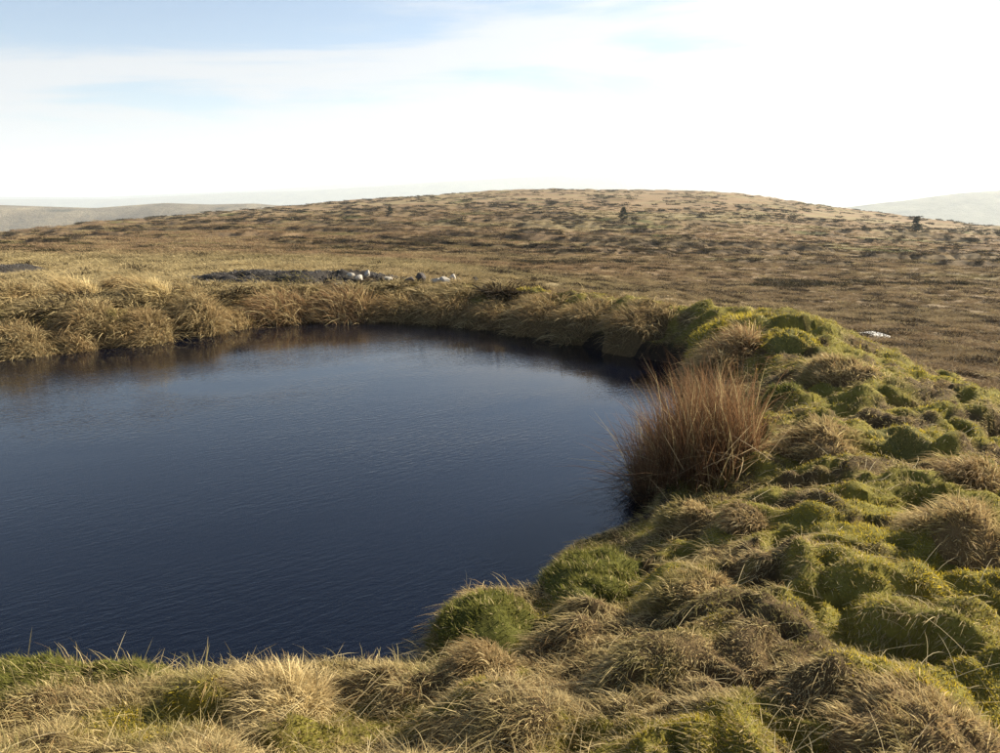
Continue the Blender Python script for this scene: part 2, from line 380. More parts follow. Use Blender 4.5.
quads = np.stack([ii * na + jj, ii * na + j2, (ii + 1) * na + j2, (ii + 1) * na + jj], -1).reshape(-1, 4)[:, ::-1]
deep = (z < -.3) & (r < 20) & (sdf_poly(x, y, POND) < -.28)        # the pond's unseen middle needs no fine bed
keep = ~deep[quads].all(1)
quads = quads[keep]
cap = np.array([list(range(na))][0])
me = mesh_np('moor', np.column_stack([x, y, z]), [quads, cap[None, ::1]], gc, True)
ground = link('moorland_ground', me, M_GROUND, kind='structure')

# ------------------------------------------------------------------ water
out = []
for i in range(len(POND)):
    t = POND[(i + 1) % len(POND)] - POND[i - 1]; nrm = np.array([t[1], -t[0]]); nrm /= np.linalg.norm(nrm) + 1e-9
    q = POND[i] + nrm * .22
    if sdf_poly(np.array([POND[i][0] + nrm[0] * .05]), np.array([POND[i][1] + nrm[1] * .05]), POND)[0] < 0: q = POND[i] - nrm * .22
    out.append((q[0], q[1], 0))
bm = bmesh.new(); f = bm.faces.new([bm.verts.new(p) for p in out]); bmesh.ops.triangulate(bm, faces=[f])
bmesh.ops.recalc_face_normals(bm, faces=bm.faces[:])
for f in bm.faces:
    if f.normal.z < 0: f.normal_flip()
me = bpy.data.meshes.new('pond_water'); bm.to_mesh(me); bm.free()
m = bpy.data.materials.new('pond_water'); nt = nodes_of(m); N = nt.nodes.new
g = N('ShaderNodeNewGeometry')
def wnoise(rot, scl, scale, detail, dist=0.):
    mpn = N('ShaderNodeMapping'); mpn.vector_type = 'TEXTURE'; mpn.inputs['Rotation'].default_value = (0, 0, math.radians(rot)); mpn.inputs['Scale'].default_value = scl
    lk(nt, g.outputs['Position'], mpn.inputs[0]); nn = N('ShaderNodeTexNoise'); nn.inputs['Scale'].default_value = scale; nn.inputs['Detail'].default_value = detail
    nn.inputs['Distortion'].default_value = dist; lk(nt, mpn.outputs[0], nn.inputs['Vector']); return nn.outputs['Fac']
def mth(op, a, b):
    n = N('ShaderNodeMath'); n.operation = op
    for i, v in enumerate((a, b)):
        if isinstance(v, (int, float)): n.inputs[i].default_value = v
        else: lk(nt, v, n.inputs[i])
    return n.outputs[0]
rip = mth('ADD', wnoise(36, (3.0, 1.0, 1), 24, 2, .5), mth('MULTIPLY', wnoise(14, (2.6, 1.0, 1), 50, 2, .3), .35))
gust = N('ShaderNodeMapRange'); lk(nt, wnoise(20, (2, 1, 1), .45, 3), gust.inputs[0]); gust.inputs[1].default_value = .38; gust.inputs[2].default_value = .6; gust.inputs[3].default_value = .15; gust.inputs[4].default_value = 1.25
hgt = mth('MULTIPLY', rip, gust.outputs[0])
b = N('ShaderNodeBump'); b.inputs['Strength'].default_value = .36; b.inputs['Distance'].default_value = .008; lk(nt, hgt, b.inputs['Height'])
p = N('ShaderNodeBsdfPrincipled'); p.inputs['Base Color'].default_value = (.0014, .0026, .0075, 1); p.inputs['Roughness'].default_value = .03; p.inputs['IOR'].default_value = 1.333
lk(nt, b.outputs[0], p.inputs['Normal']); o = N('ShaderNodeOutputMaterial'); lk(nt, p.outputs[0], o.inputs[0])
link('pond_water', me, m, kind='structure')

# ------------------------------------------------------------------ far hills
M_HILL = mat_ground('far_hillside', .012, .5)
def ridge(name, pts, y0, halfdeep, base, colr, seed, label=None):
    us = np.array([p[0] for p in pts], float); vs = np.array([p[1] for p in pts], float)
    uu = np.linspace(us[0], us[-1], 150); vv = np.interp(uu, us, vs)
    ks = np.linspace(-1, 1, 41); V = []; C = []
    for k in ks:
        yy = y0 + k * halfdeep
        xx = y0 * ((uu - 500) / F) / row_fwd(vv) + 0 * yy
        top = CAMZ + y0 * row_slope(vv)
        n = fbm(xx / (halfdeep * .8), np.full_like(xx, yy) / (halfdeep * .8), 4, seed)
        zz = base + (top - base) * (1 - abs(k) ** 1.5) * (1 + .35 * n * (abs(k) > .02) * abs(k)) 
        V.append(np.column_stack([xx, np.full_like(xx, yy), zz]))
        cc = np.tile(np.array(colr), (len(xx), 1)) * (1 + .35 * fbm(xx / 45, np.full_like(xx, yy) / 70, 4, seed + 5))[:, None]
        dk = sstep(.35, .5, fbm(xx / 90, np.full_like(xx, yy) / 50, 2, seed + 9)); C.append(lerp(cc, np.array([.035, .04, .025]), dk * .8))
    nu = len(uu); a, b_ = np.meshgrid(np.arange(len(ks) - 1), np.arange(nu - 1), indexing='ij')
    q = np.stack([a * nu + b_, a * nu + b_ + 1, (a + 1) * nu + b_ + 1, (a + 1) * nu + b_], -1).reshape(-1, 4)
    link(name, mesh_np(name, np.concatenate(V), [q], np.concatenate(C), True), M_HILL, kind='structure')
ridge('far_hill', [(-520, 230), (-300, 212), (0, 205), (45, 206.5), (95, 208), (150, 204), (165, 203), (210, 204.5), (255, 203.5), (285, 206), (300, 212), (330, 222), (380, 240)], 1350, 330, VALLEY - 2, (.19, .155, .095), 100)
ridge('far_hill', [(760, 235), (810, 216), (842, 208), (880, 203), (905, 200.5), (930, 197), (960, 193), (1000, 190.5), (1100, 187), (1300, 195), (1500, 225)], 2600, 520, VALLEY - 2, (.14, .135, .08), 120)
ridge('far_hill', [(-500, 210), (-200, 200), (120, 199), (230, 193), (300, 191), (370, 187), (440, 182), (560, 175.5), (640, 177.5), (700, 184), (760, 194), (840, 206)], 6000, 800, VALLEY - 2, (.13, .13, .08), 140)
ridge('far_hill', [(-700, 200), (-300, 196), (100, 197), (260, 190), (420, 178), (520, 176), (600, 180), (700, 181), (800, 186), (900, 196), (1100, 198), (1600, 205)], 7700, 700, VALLEY - 2, (.13, .13, .08), 160)

# ------------------------------------------------------------------ air
bm = bmesh.new(); bmesh.ops.create_cube(bm, size=1.0)
for v in bm.verts: v.co = Vector((v.co.x * 18000, v.co.y * 18000, (-165 if v.co.z < 0 else 330)))
me = bpy.data.meshes.new('haze'); bm.to_mesh(me); bm.free()
m = bpy.data.materials.new('haze'); nt = nodes_of(m); N = nt.nodes.new
pv = N('ShaderNodeVolumePrincipled'); pv.inputs['Color'].default_value = (.84, .915, 1.0, 1); pv.inputs['Density'].default_value = .00018; pv.inputs['Anisotropy'].default_value = .2
o = N('ShaderNodeOutputMaterial'); lk(nt, pv.outputs[0], o.inputs['Volume'])
link('haze', me, m, kind='stuff')

# ------------------------------------------------------------------ the grass mat on the banks
def mat_clumps(n):
    a = rng.uniform(-.78, .98, n); rr = np.exp(rng.uniform(math.log(1.25), math.log(15.5), n))
    x, y = rr * np.sin(a), rr * np.cos(a)
    s = sdf_poly(x, y, POND); o = sdf_poly(x, y, BANK)
    k = (s > .18 * sstep(6, 9, y)) & (o < 3.5); return x[k], y[k], rr[k], s[k]
cx, cy, cr, cs = mat_clumps(63000)
mm = moss_mask(cx, cy)
_gx_, _gy_ = grads(cx, cy, .12); mm = mm * (1 - .8 * sstep(.45, .9, np.hypot(_gx_, _gy_)))
is_moss = rng.uniform(size=len(cx)) < mm * .8
rnd = rng.uniform
def build_mat(sel, moss, per):
    x, y, rr, s = cx[sel], cy[sel], cr[sel], cs[sel]; n = len(x)
    gx, gy = grads(x, y, .04)
    type_n = fbm(x / .9, y / .9, 3, 90); green_n = fbm(x / .6, y / .6, 2, 95); len_n = perlin(x / .8, y / .8, 97)
    left = sstep(.6, -.6, x) * sstep(6, 4, y)
    wind = np.column_stack([-.55 + .5 * perlin(x / 1.2, y / 1.2, 51), -.35 + .5 * perlin(x / 1.2, y / 1.2, 53), np.zeros(n)])
    nrm = unit(np.column_stack([-gx, -gy, np.ones(n)]))
    down = np.column_stack([-gx, -gy, -(gx ** 2 + gy ** 2)])
    if moss:
        L = rnd(.010, .024, n) * (1 + .05 * rr); cdir = nrm * 1.2 + .25 * wind
        c = lerp(np.tile(MOSSD, (n, 1)), MOSS, sstep(-.35, .45, green_n + .15 * rnd(-1, 1, n))); c = lerp(c, STRAW * .8, (rnd(size=n) < .10) * .8)
        sig = .018 + .006 * rr; droop = .1
    else:
        L = (rnd(.034, .072, n) + .03 * np.clip(len_n, -.5, 1)) * (.75 + .65 * left) * np.clip(.85 + .03 * rr, .8, 1.25) * (1 + 1.3 * sstep(7.5, 10.5, y) * sstep(4.5, 2.0, x))
        L = L * np.where(rnd(size=n) < .10, rnd(1.5, 2.4, n), 1.0)
        cdir = nrm * 1.1 + wind * .55 + down * .5 + .3 * rng.normal(size=(n, 3))
        c = lerp(np.tile(GREY, (n, 1)), STRAW, sstep(-.3, .5, type_n)); c = lerp(c, TAN * .9, (rnd(size=n) < .22) * 1.0)
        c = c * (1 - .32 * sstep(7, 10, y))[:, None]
        c = lerp(c, OLIVE * 1.1, sstep(-.05, .5, green_n + .22 * rnd(-1, 1, n)) * .75)
        lg = sstep(-1.7, -2.2, x) * sstep(2.2, 2.6, y) * sstep(3.6, 3.2, y)
        c = lerp(c, GREEN, np.clip(lg * rnd(.2, 1.1, n), 0, 1))
        sig = .022 + .008 * rr; droop = .30
    c = c * rnd(.75, 1.2, n)[:, None]
    rep = np.repeat(np.arange(n), per); N_ = len(rep)
    off = rng.normal(size=(N_, 2)) * sig[rep][:, None]
    bx, by = x[rep] + off[:, 0], y[rep] + off[:, 1]
    bz = height(bx, by) - .006
    ok = sdf_poly(bx, by, POND) > -.02
    d = cdir[rep] + rng.normal(size=(N_, 3)) * (.45 if moss else (.36 + .25 * left)[rep][:, None]); d[:, 2] = np.maximum(d[:, 2], .12); d = unit(d)
    Lb = L[rep] * rnd(.5, 1.25, N_); wid = (.0012 + .00050 * rr[rep]) * rnd(.7, 1.3, N_) * (1.5 if moss else 1.0)
    push = np.column_stack([wind[rep][:, 0] * .25, wind[rep][:, 1] * .25, np.zeros(N_)])
    cb = c[rep] * rnd(.7, 1.3, N_)[:, None]
    if not moss:
        dead = rnd(size=N_) < .10; cb[dead] = STRAW * 1.35 * rnd(.8, 1.15, dead.sum())[:, None]
    rt = np.column_stack([bx, by, bz]); parts = []
    nearb = rr[rep] < 3.8
    for msk, sg in ((ok & nearb, 2 if moss else 3), (ok & ~nearb, 1 if moss else 2)):
        if msk.any(): parts.append(blade_arrays(rt[msk], d[msk], Lb[msk], wid[msk], np.full(msk.sum(), droop), push[msk], cb[msk], sg))
    return join_arrays(parts)
def hanging(n, per):
    i = rng.integers(0, len(POND), n); t = rng.uniform(0, 1, n)[:, None]; p = POND[i] * (1 - t) + POND[(i + 1) % len(POND)] * t
    seg = np.linalg.norm(POND[(i + 1) % len(POND)] - POND[i], axis=1); k = (rng.uniform(size=n) < seg / seg.max()) & (p[:, 1] > 6.3) & (np.abs(p[:, 0] / p[:, 1]) < .85)
    p = p[k]; n = len(p); e = .02
    nx = (sdf_poly(p[:, 0] + e, p[:, 1], POND) - sdf_poly(p[:, 0] - e, p[:, 1], POND)); ny = (sdf_poly(p[:, 0], p[:, 1] + e, POND) - sdf_poly(p[:, 0], p[:, 1] - e, POND))
    nn = unit(np.column_stack([nx, ny])); off = rng.uniform(.06, .85, n) ** 1.2; q = p + nn * off[:, None]
    t2 = fbm(q[:, 0] / .8, q[:, 1] / .8, 2, 240); c = lerp(np.tile(TAN * .6, (n, 1)), STRAW * .75, sstep(-.1, .5, t2)); c = lerp(c, RUST, sstep(.1, .5, fbm(q[:, 0] / .7, q[:, 1] / .7, 2, 244)) * .7)
    c = lerp(c, OLIVE, (rng.uniform(size=n) < .15) * .8) * rng.uniform(.7, 1.2, n)[:, None]
    jit = rng.normal(size=(n, 3)) * .35; rep_ = np.repeat(np.arange(n), per); N_ = len(rep_)
    b2 = q[rep_] + rng.normal(size=(N_, 2)) * .06; d = np.column_stack([-nn[rep_] * .55, np.full(N_, .75)]) + jit[rep_] + rng.normal(size=(N_, 3)) * .25 + np.array([-.15, -.1, 0]); d[:, 2] = np.maximum(d[:, 2], .1)
    L = rng.uniform(.12, .30, n)[rep_] * rng.uniform(.5, 1.2, N_)
    return blade_arrays(np.column_stack([b2, height(b2[:, 0], b2[:, 1]) - .01]), unit(d), L, rng.uniform(.004, .009, N_), rng.uniform(.5, .9, N_), np.column_stack([-nn[rep_] * .2, np.zeros(N_)]), c[rep_] * rng.uniform(.7, 1.3, N_)[:, None], 3)
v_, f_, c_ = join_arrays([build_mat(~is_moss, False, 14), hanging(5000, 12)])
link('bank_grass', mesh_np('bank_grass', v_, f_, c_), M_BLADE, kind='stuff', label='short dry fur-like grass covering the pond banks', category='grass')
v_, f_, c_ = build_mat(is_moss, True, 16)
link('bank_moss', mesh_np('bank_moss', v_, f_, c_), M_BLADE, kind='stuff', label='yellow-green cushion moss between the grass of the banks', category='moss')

# loose dead stalks lying on the near grass
def stalk_arrays(n, rmin, rmax, lmin, lmax):
    a = rng.uniform(-.7, .72, n); rr = np.exp(rng.uniform(math.log(rmin), math.log(rmax), n)); x, y = rr * np.sin(a), rr * np.cos(a)
    k = sdf_poly(x, y, POND) > .12; x, y, rr = x[k], y[k], rr[k]; n = len(x)
    z = height(x, y) + .015
    th = rng.normal(.7, .8, n); d = unit(np.column_stack([np.cos(th), np.sin(th), rng.uniform(.02, .5, n)]))
    L = rng.uniform(lmin, lmax, n); c = lerp(np.tile(STRAW * 1.2, (n, 1)), np.array([.55, .47, .30]), rng.uniform(size=n))
    return blade_arrays(np.column_stack([x, y, z]), d, L, np.full(n, .0015) + .0003 * rr, rng.uniform(.05, .4, n), rng.normal(size=(n, 3)) * np.array([.12, .12, 0]), c, 4, 1.1)
v_, f_, c_ = stalk_arrays(1300, 1.6, 7.0, .06, .26)
link('loose_straw', mesh_np('loose_straw', v_, f_, c_), M_BLADE, kind='stuff', label='loose pale straw stalks strewn over the near grass', category='straw')

# ------------------------------------------------------------------ single tussocks and hummocks
def lump(x, y, rx, hh, seed): return hh * (.30 * perlin(x / (rx * .62) + seed, y / (rx * .62), seed % 50) + .32 * perlin(x / (rx * .25), y / (rx * .25) + seed, seed % 37))
def dome_z(x, y, x0, y0, rx, ry, hh, rot, t, seed):
    aa = np.linspace(0, 6.283, 13)[:-1]; px_, py_ = rx * np.cos(aa), ry * np.sin(aa); ca, sa = math.cos(rot), math.sin(rot)
    ring = height(x0 + .8 * (px_ * ca - py_ * sa), y0 + .8 * (px_ * sa + py_ * ca)); ground_ = height(x + x0, y + y0)
    base = np.clip(.5 * ground_ + .5 * float(np.mean(np.maximum(ring, 0))), None, ground_ + .12)
    z = base + hh * np.maximum(0, 1 - t ** 2.4) ** .8 + lump(x, y, rx, hh, seed) * (1 - t ** 3)
    return np.where(t > .99, ground_ - .05, np.maximum(z, ground_ - .02))
def mound_mesh(x0, y0, rx, ry, hh, rot, colr, seed, nu=28, nv=10):
    V = []; C = []; ca, sa = math.cos(rot), math.sin(rot)
    rr_ = np.random.default_rng(seed); ph = rr_.uniform(0, 6.28, 3)
    for j in range(nv + 1):
        t = j / nv
        for i in range(nu):
            a = 2 * math.pi * i / nu; wob = 1 + .12 * math.sin(2 * a + ph[0]) + .07 * math.sin(5 * a + ph[1])
            lx, ly = rx * t * wob * math.cos(a), ry * t * wob * math.sin(a)
            V.append((lx * ca - ly * sa, lx * sa + ly * ca, hh * max(0, 1 - t ** 2.4)))
    V = np.array(V); t = np.repeat(np.arange(nv + 1) / nv, nu)
    V[:, 2] = dome_z(V[:, 0], V[:, 1], x0, y0, rx, ry, hh, rot, t, seed)
    C = np.tile(np.array(colr), (len(V), 1))
    q = []
    for j in range(nv):
        for i in range(nu): q.append((j * nu + i, (j + 1) * nu + i, (j + 1) * nu + (i + 1) % nu, j * nu + (i + 1) % nu))
    return V, np.array(q), C
STYLE = {   # blade colour pair, mound colour, length factor, droop, spread, count factor
    'straw': (STRAW * .78, TAN * .75, TAN * .45, .8, .65, .8, 1.2), 'tan': (TAN * .9, GREY * .8, TAN * .4, .75, .55, .8, 1.0),
    'rust': (RUST * 1.25, STRAW * .95, RUST * .4, 1.15, .45, .55, .9), 'fur': (GREY * 1.05, TAN, TAN * .45, .42, .35, .8, 1.25),
    'green': (GREEN * 1.2, OLIVE, GREEN * .5, .20, .08, .55, 1.5), 'moss': (MOSS, OLIVE * 1.2, OLIVE * .7, .16, .05, .6, 1.6),
    'dark': (TAN * .85, GREY * .8, TAN * .3, .7, .6, .8, 1.0), 'pale': (STRAW * 1.25, STRAW, TAN * .5, .8, .4, .6, 1.3)}
def tussock(name, label, cat, u, v, wpx, hpx, style, zg=None, group=None, n=None):
    """u, v: pixel of the middle of its foot; the foot stands on the ground"""
    zg = .25 if zg is None else zg
    for _ in range(4):
        p = on_plane(u, v, zg); zg = min(.9, max(.02, .5 * zg + .5 * h1(p[0], p[1])))
    x0, y0 = float(p[0]), float(p[1]); dist = math.hypot(x0, y0, CAMZ - zg)
    rx = wpx / F * dist * .5; hh = max(.05, hpx / F * dist); ry = rx * random.uniform(.75, 1.0); rot = random.uniform(-.5, .5); seed = random.randrange(9999)
    ca_, cb_, cm, lf, droop, spread, cf = STYLE[style]
    root_z = h1(x0, y0); e = thing(name, label, cat, (x0, y0, root_z), group)
    bodyh = hh * (.55 if lf > .6 else .8)
    V, q, C = mound_mesh(x0, y0, rx * (.8 if lf > .6 else .95), ry * (.8 if lf > .6 else .95), bodyh, rot, cm, seed)
    V[:, 2] -= root_z
    link('mound', mesh_np('mound', V, [q], C, True), M_MOUND, e)
    n = n or int(np.clip(wpx * hpx * 1.3 * cf, 500, 3600))
    t = np.sqrt(rng.uniform(0, 1, n)) * (.95 if lf > .6 else 1.0); a = rng.uniform(0, 2 * math.pi, n)
    lx, ly = rx * t * np.cos(a) * (.8 if lf > .6 else .95), ry * t * np.sin(a) * (.8 if lf > .6 else .95)
    cr_, sr_ = math.cos(rot), math.sin(rot); wx_, wy_ = lx * cr_ - ly * sr_, lx * sr_ + ly * cr_
    kk_ = .8 if lf > .6 else .95
    zz = dome_z(wx_, wy_, x0, y0, rx * kk_, ry * kk_, bodyh, rot, np.minimum(t, .98), seed) - root_z - .01
    outd = np.column_stack([wx_ / rx, wy_ / ry, np.zeros(n)]) * (.2 + .7 * spread)
    clump = (np.floor(wx_ / (rx * .22)) * 7 + np.floor(wy_ / (rx * .22)) * 13 + rng.integers(0, 2, n)).astype(int) % 61; cj = rng.normal(size=(61, 3)) * .36
    d = outd + np.array([0, 0, .95]) + cj[clump] + rng.normal(size=(n, 3)) * .34 + np.array([-.30, -.20, 0]); d[:, 2] = np.maximum(d[:, 2], .15); d = unit(d)
    L = lf * (.45 * hh + .55 * rx) * rng.uniform(.35, 1.2, n) * (1 + .6 * cj[clump][:, 1])
    cc = lerp(np.tile(ca_, (n, 1)), cb_, np.clip(rng.uniform(-.2, 1.0, n) + .3 * cj[clump][:, 0], 0, 1)) * rng.uniform(.65, 1.3, n)[:, None]
    patch = sstep(-.05, .35, fbm((wx_ + x0) / .28 / max(1, dist / 6), (wy_ + y0) / .28 / max(1, dist / 6), 2, 222))
    cc = lerp(cc, {'moss': GREY, 'green': OLIVE * 1.15, 'fur': OLIVE * 1.1}.get(style, TAN * .9) * rng.uniform(.7, 1.25, n)[:, None], patch * .6)
    dead = rng.uniform(size=n) < .07; cc[dead] = STRAW * 1.4
    wid = (.0018 + .00055 * dist) * rng.uniform(.7, 1.3, n)
    va, fa, cA = blade_arrays(np.column_stack([wx_, wy_, zz]), d, L, wid, np.full(n, droop), np.tile(np.array([-.10, -.05, 0]), (n, 1)), cc, 3 if lf > .3 else 2)
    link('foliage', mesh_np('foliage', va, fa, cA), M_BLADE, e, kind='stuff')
    return e
G1 = 'grass tussocks along the far shore'; G2 = 'grass tussocks behind the far shore'; G3 = 'hummocks of the near and right bank'
T = [ # name, label, u, v_foot, width, height, style, group
 ('grass_tussock', 'low straw tussock at the far waterline touching the left frame edge', 18, 354, 66, 26, 'straw', G1),
 ('grass_tussock', 'small flattish straw tussock on the waterline, second from the left', 74, 350, 52, 20, 'straw', G1),
 ('grass_tussock', 'round shaggy straw tussock bulging over its reflection at the left waterline', 146, 341, 62, 28, 'straw', G1),
 ('grass_tussock', 'tall rounded straw tussock left of the gravel, at the water edge', 202, 332, 56, 34, 'straw', G1),
 ('grass_tussock', 'narrow brown tussock in the notch right of the tall rounded one', 240, 327, 46, 18, 'tan', G1),
 ('grass_tussock', 'spiky rust-tinged tussock in front of the left half of the gravel', 284, 321, 74, 19, 'rust', G1),
 ('grass_tussock', 'spiky rust tussock with upright blades in front of the gravel middle', 346, 319, 70, 19, 'rust', G1),
 ('grass_tussock', 'drooping tan tussock below the right end of the gravel', 396, 319, 66, 18, 'tan', G1),
 ('grass_tussock', 'brown overhanging tussock below the pale stones', 442, 321, 74, 17, 'tan', G1),
 ('grass_tussock', 'dark brown tussock just right of the stone pile on the far shore', 488, 326, 74, 17, 'dark', G1),
 ('grass_tussock', 'straw-topped brown tussock left of the first mossy top', 534, 332, 76, 18, 'tan', G1),
 ('grass_tussock', 'dark hanging tussock under the bright mossy hummock of the far bank', 582, 340, 80, 19, 'dark', G1),
 ('grass_tussock', 'dark shaded tussock at the far right waterline above the mud', 638, 350, 84, 19, 'dark', G1),
 ('grass_tussock', 'rounded brown tussock at the pond corner behind the rush clump', 712, 372, 70, 34, 'tan', G1),
 ('grass_tussock', 'reddish-brown tussock above the pond corner behind the rushes', 738, 352, 50, 24, 'rust', G1),
 ('grass_tussock', 'pale tussock behind the leftmost waterline tussock', 34, 330, 58, 24, 'straw', G2),
 ('grass_tussock', 'pale tussock behind the flattish waterline tussock', 92, 326, 58, 24, 'straw', G2),
 ('grass_tussock', 'pale tussock above the round shaggy waterline tussock', 152, 312, 52, 20, 'pale', G2),
 ('grass_tussock', 'pale tussock standing at the left end of the gravel', 186, 304, 46, 20, 'straw', G2),
 ('grass_tussock', 'wide straw tussock at left frame edge, third row from the water', 16, 306, 60, 22, 'straw', G2),
 ('grass_tussock', 'straw tussock in the third row, second from the left', 74, 302, 54, 20, 'pale', G2),
 ('grass_tussock', 'small straw tussock in the third row, third from the left', 122, 296, 44, 17, 'straw', G2),
 ('grass_tussock', 'olive-brown tussock between dark hollows left of the tall rounded one', 116, 320, 46, 18, 'fur', G2),
 ('moss_hummock', 'first bright mossy top on the far bank, right of the straw tussocks', 536, 302, 56, 13, 'moss', G3),
 ('moss_hummock', 'bright yellow-green rounded hummock at the middle of the far bank crest', 606, 302, 64, 16, 'moss', G3),
 ('moss_hummock', 'broad sunlit mossy top on the crest behind the rush clump', 730, 330, 90, 20, 'moss', G3),
 ('moss_hummock', 'mossy hummock on the crest left of the pale slab', 790, 342, 60, 14, 'moss', G3),
 ('grass_hummock', 'brown fur-covered hummock below the pale slab', 836, 384, 66, 22, 'fur', G3),
 ('moss_hummock', 'green hummock right above the rush clump', 784, 404, 52, 16, 'green', G3),
 ('grass_hummock', 'large brown combed hummock with a dark left side, right of the rushes', 820, 446, 84, 24, 'fur', G3),
 ('moss_hummock', 'bright yellow moss cushion right of the large combed hummock', 900, 442, 72, 9, 'moss', G3),
 ('grass_tussock', 'dark-sided tussock at the right frame edge, mid height', 968, 486, 66, 28, 'tan', G3),
 ('grass_tussock', 'big fur tussock with pale streaks at the right frame edge', 962, 546, 96, 28, 'fur', G3),
 ('grass_hummock', 'grey-brown rounded hummock just below the rush clump', 688, 530, 60, 24, 'fur', G3),
 ('grass_hummock', 'small dark brown hummock right of the one below the rushes', 744, 522, 52, 18, 'dark', G3),
 ('moss_hummock', 'dark mossy shelf jutting into the water below the rush clump', 594, 572, 112, 24, 'green', G3),
 ('moss_hummock', 'round bright green hummock rising from the water at the near bank', 484, 626, 112, 33, 'green', G3),
 ('grass_tussock', 'brown tussock casting a shadow, right in front of the green hummock', 484, 668, 72, 30, 'tan', G3),
 ('grass_hummock', 'green and straw hummock between the water shelf and the near lip', 594, 606, 80, 22, 'green', G3),
 ('grass_tussock', 'pale upright tussock in the near grass at bottom left', 288, 722, 92, 40, 'pale', G3),
 ('grass_hummock', 'deep green hummock at the near water edge, bottom left corner', 30, 676, 120, 18, 'green', G3),
 ('grass_hummock', 'green-topped hummock at the near water edge, second from the left', 128, 668, 90, 22, 'green', G3),
 ('grass_hummock', 'brown fur ridge in the middle of the right bank', 690, 604, 90, 24, 'fur', G3),
 ('grass_tussock', 'wide fur-covered tussock at the bottom right corner', 920, 742, 140, 24, 'fur', G3),
]
for (nm, lab, u, v, w, h_, st, gp) in T:
    tussock(nm, lab, 'tussock' if 'tussock' in nm else 'hummock', u, v, w, h_, st, None, gp)

# ------------------------------------------------------------------ the rush clump
def rush_clump():
    p = on_plane(704, 500, .10); x0, y0 = float(p[0]), float(p[1]); z0 = .04
    e = thing('rush_clump', 'tall clump of reddish-brown dead rushes leaning over the pond edge', 'rushes', (x0, y0, z0))
    n = 4600
    a = rng.uniform(0, 2 * math.pi, n); t = np.sqrt(rng.uniform(0, 1, n))
    bx, by = .42 * t * np.cos(a) + .0, .55 * t * np.sin(a) + .28
    bz = np.maximum(height(bx + x0, by + y0), -.05) - z0 - .02
    d = np.column_stack([-.04 * np.cos(a) * t - .07, .10 * np.sin(a) * t - .02, np.ones(n)]) + rng.normal(size=(n, 3)) * np.array([.15, .2, .05]); d = unit(d)
    L = rng.uniform(.40, 1.0, n) * (1 - .2 * t); wild = rng.uniform(size=n) < .16
    d[wild] = unit(d[wild] + rng.normal(size=(wild.sum(), 3)) * np.array([.6, .5, .12]) + np.array([-.35, 0, 0])); d[:, 2] = np.abs(d[:, 2])
    c = .72 * lerp(np.tile(RUST * np.array([1, .9, .85]), (n, 1)), np.array([.32, .19, .10]), rng.uniform(0, 1, n) ** 1.3) * rng.uniform(.6, 1.25, n)[:, None]
    dead = rng.uniform(size=n) < .13; c[dead] = STRAW * .9
    low = rng.uniform(size=n) < .12; c[low] = np.array([.10, .06, .03])
    droop = rng.uniform(.02, .38, n) ** 1.4 + .25 * wild
    v, f, cc = blade_arrays(np.column_stack([bx, by, bz]), d, L, rng.uniform(.003, .0055, n), droop, rng.normal(size=(n, 3)) * np.array([.15, .13, 0]) + np.array([-.05, -.02, 0]), c, 4, 1.2)
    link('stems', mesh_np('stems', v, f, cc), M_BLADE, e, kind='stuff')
    m_ = 260                                     # dark old stems hanging into the water on the left
    bx = rng.uniform(-.42, -.15, m_); by = rng.uniform(-.1, .7, m_); bz = np.full(m_, .05)
    d = unit(np.column_stack([-rng.uniform(.3, 1.2, m_), rng.normal(-.15, .4, m_), rng.uniform(.25, 1.0, m_)]))
    c = np.tile(np.array([.055, .035, .02]), (m_, 1)) * rng.uniform(.6, 1.6, m_)[:, None]
    v, f, cc = blade_arrays(np.column_stack([bx, by, bz]), d, rng.uniform(.12, .38, m_), np.full(m_, .0045), rng.uniform(.4, 1.1, m_), np.zeros((m_, 3)), c, 4, 1.1)
    link('hanging_stems', mesh_np('hanging_stems', v, f, cc), M_BLADE, e, kind='stuff')
    for k in range(44):                          # pale broken stalks across its front
        rt = np.array([[random.uniform(-.30, .34), random.uniform(-.44, -.22), random.uniform(.10, .50)]])
        th = random.choice([random.uniform(2.0, 2.7), random.uniform(.3, 1.2)])
        dd = unit(np.array([[math.cos(th), random.uniform(-.35, .1), math.sin(th)]]))
        v, f, cc = blade_arrays(rt, dd, np.array([random.uniform(.16, .42)]), np.array([random.uniform(.004, .007)]), np.array([random.uniform(0, .25)]), np.zeros((1, 3)), np.array([[.50, .38, .22]]) * random.uniform(.7, 1.1), 4, 1.1)
        link('stalk', mesh_np('stalk', v, f, cc), M_BLADE, e)
rush_clump()

# single dead stalks that stand out
def lone_stalk(label, u, v, u2, v2, zg):
    for _ in range(4):
        p = on_plane(u, v, zg); zg = .5 * zg + .5 * max(.0, h1(p[0], p[1]))
    z0 = h1(p[0], p[1]); q = at_depth(u2, v2, float(p[1]) + .03)
    d = q - np.array([p[0], p[1], z0]); L = np.linalg.norm(d)
    v_, f_, c_ = blade_arrays(np.zeros((1, 3)), (d / L)[None], np.array([L]), np.array([.006]), np.array([.03]), np.zeros((1, 3)), np.array([[.45, .36, .2]]), 5, 1.1)
    link('dry_stalk', mesh_np('dry_stalk', v_, f_, c_), M_BLADE, None, (float(p[0]), float(p[1]), z0), label=label, category='stalk', group='single dry stalks')
lone_stalk('pale stalk standing against the dark water at far bottom left', 24, 662, 32, 624, .3)
lone_stalk('thin stalk against the water between the green hummock and near lip dip', 205, 668, 208, 634, .3)
lone_stalk('short leaning stalk in the dip of the near lip', 152, 668, 165, 646, .3)
lone_stalk('long pale stalk lying across the near grass at bottom left', 20, 712, 128, 690, .45)
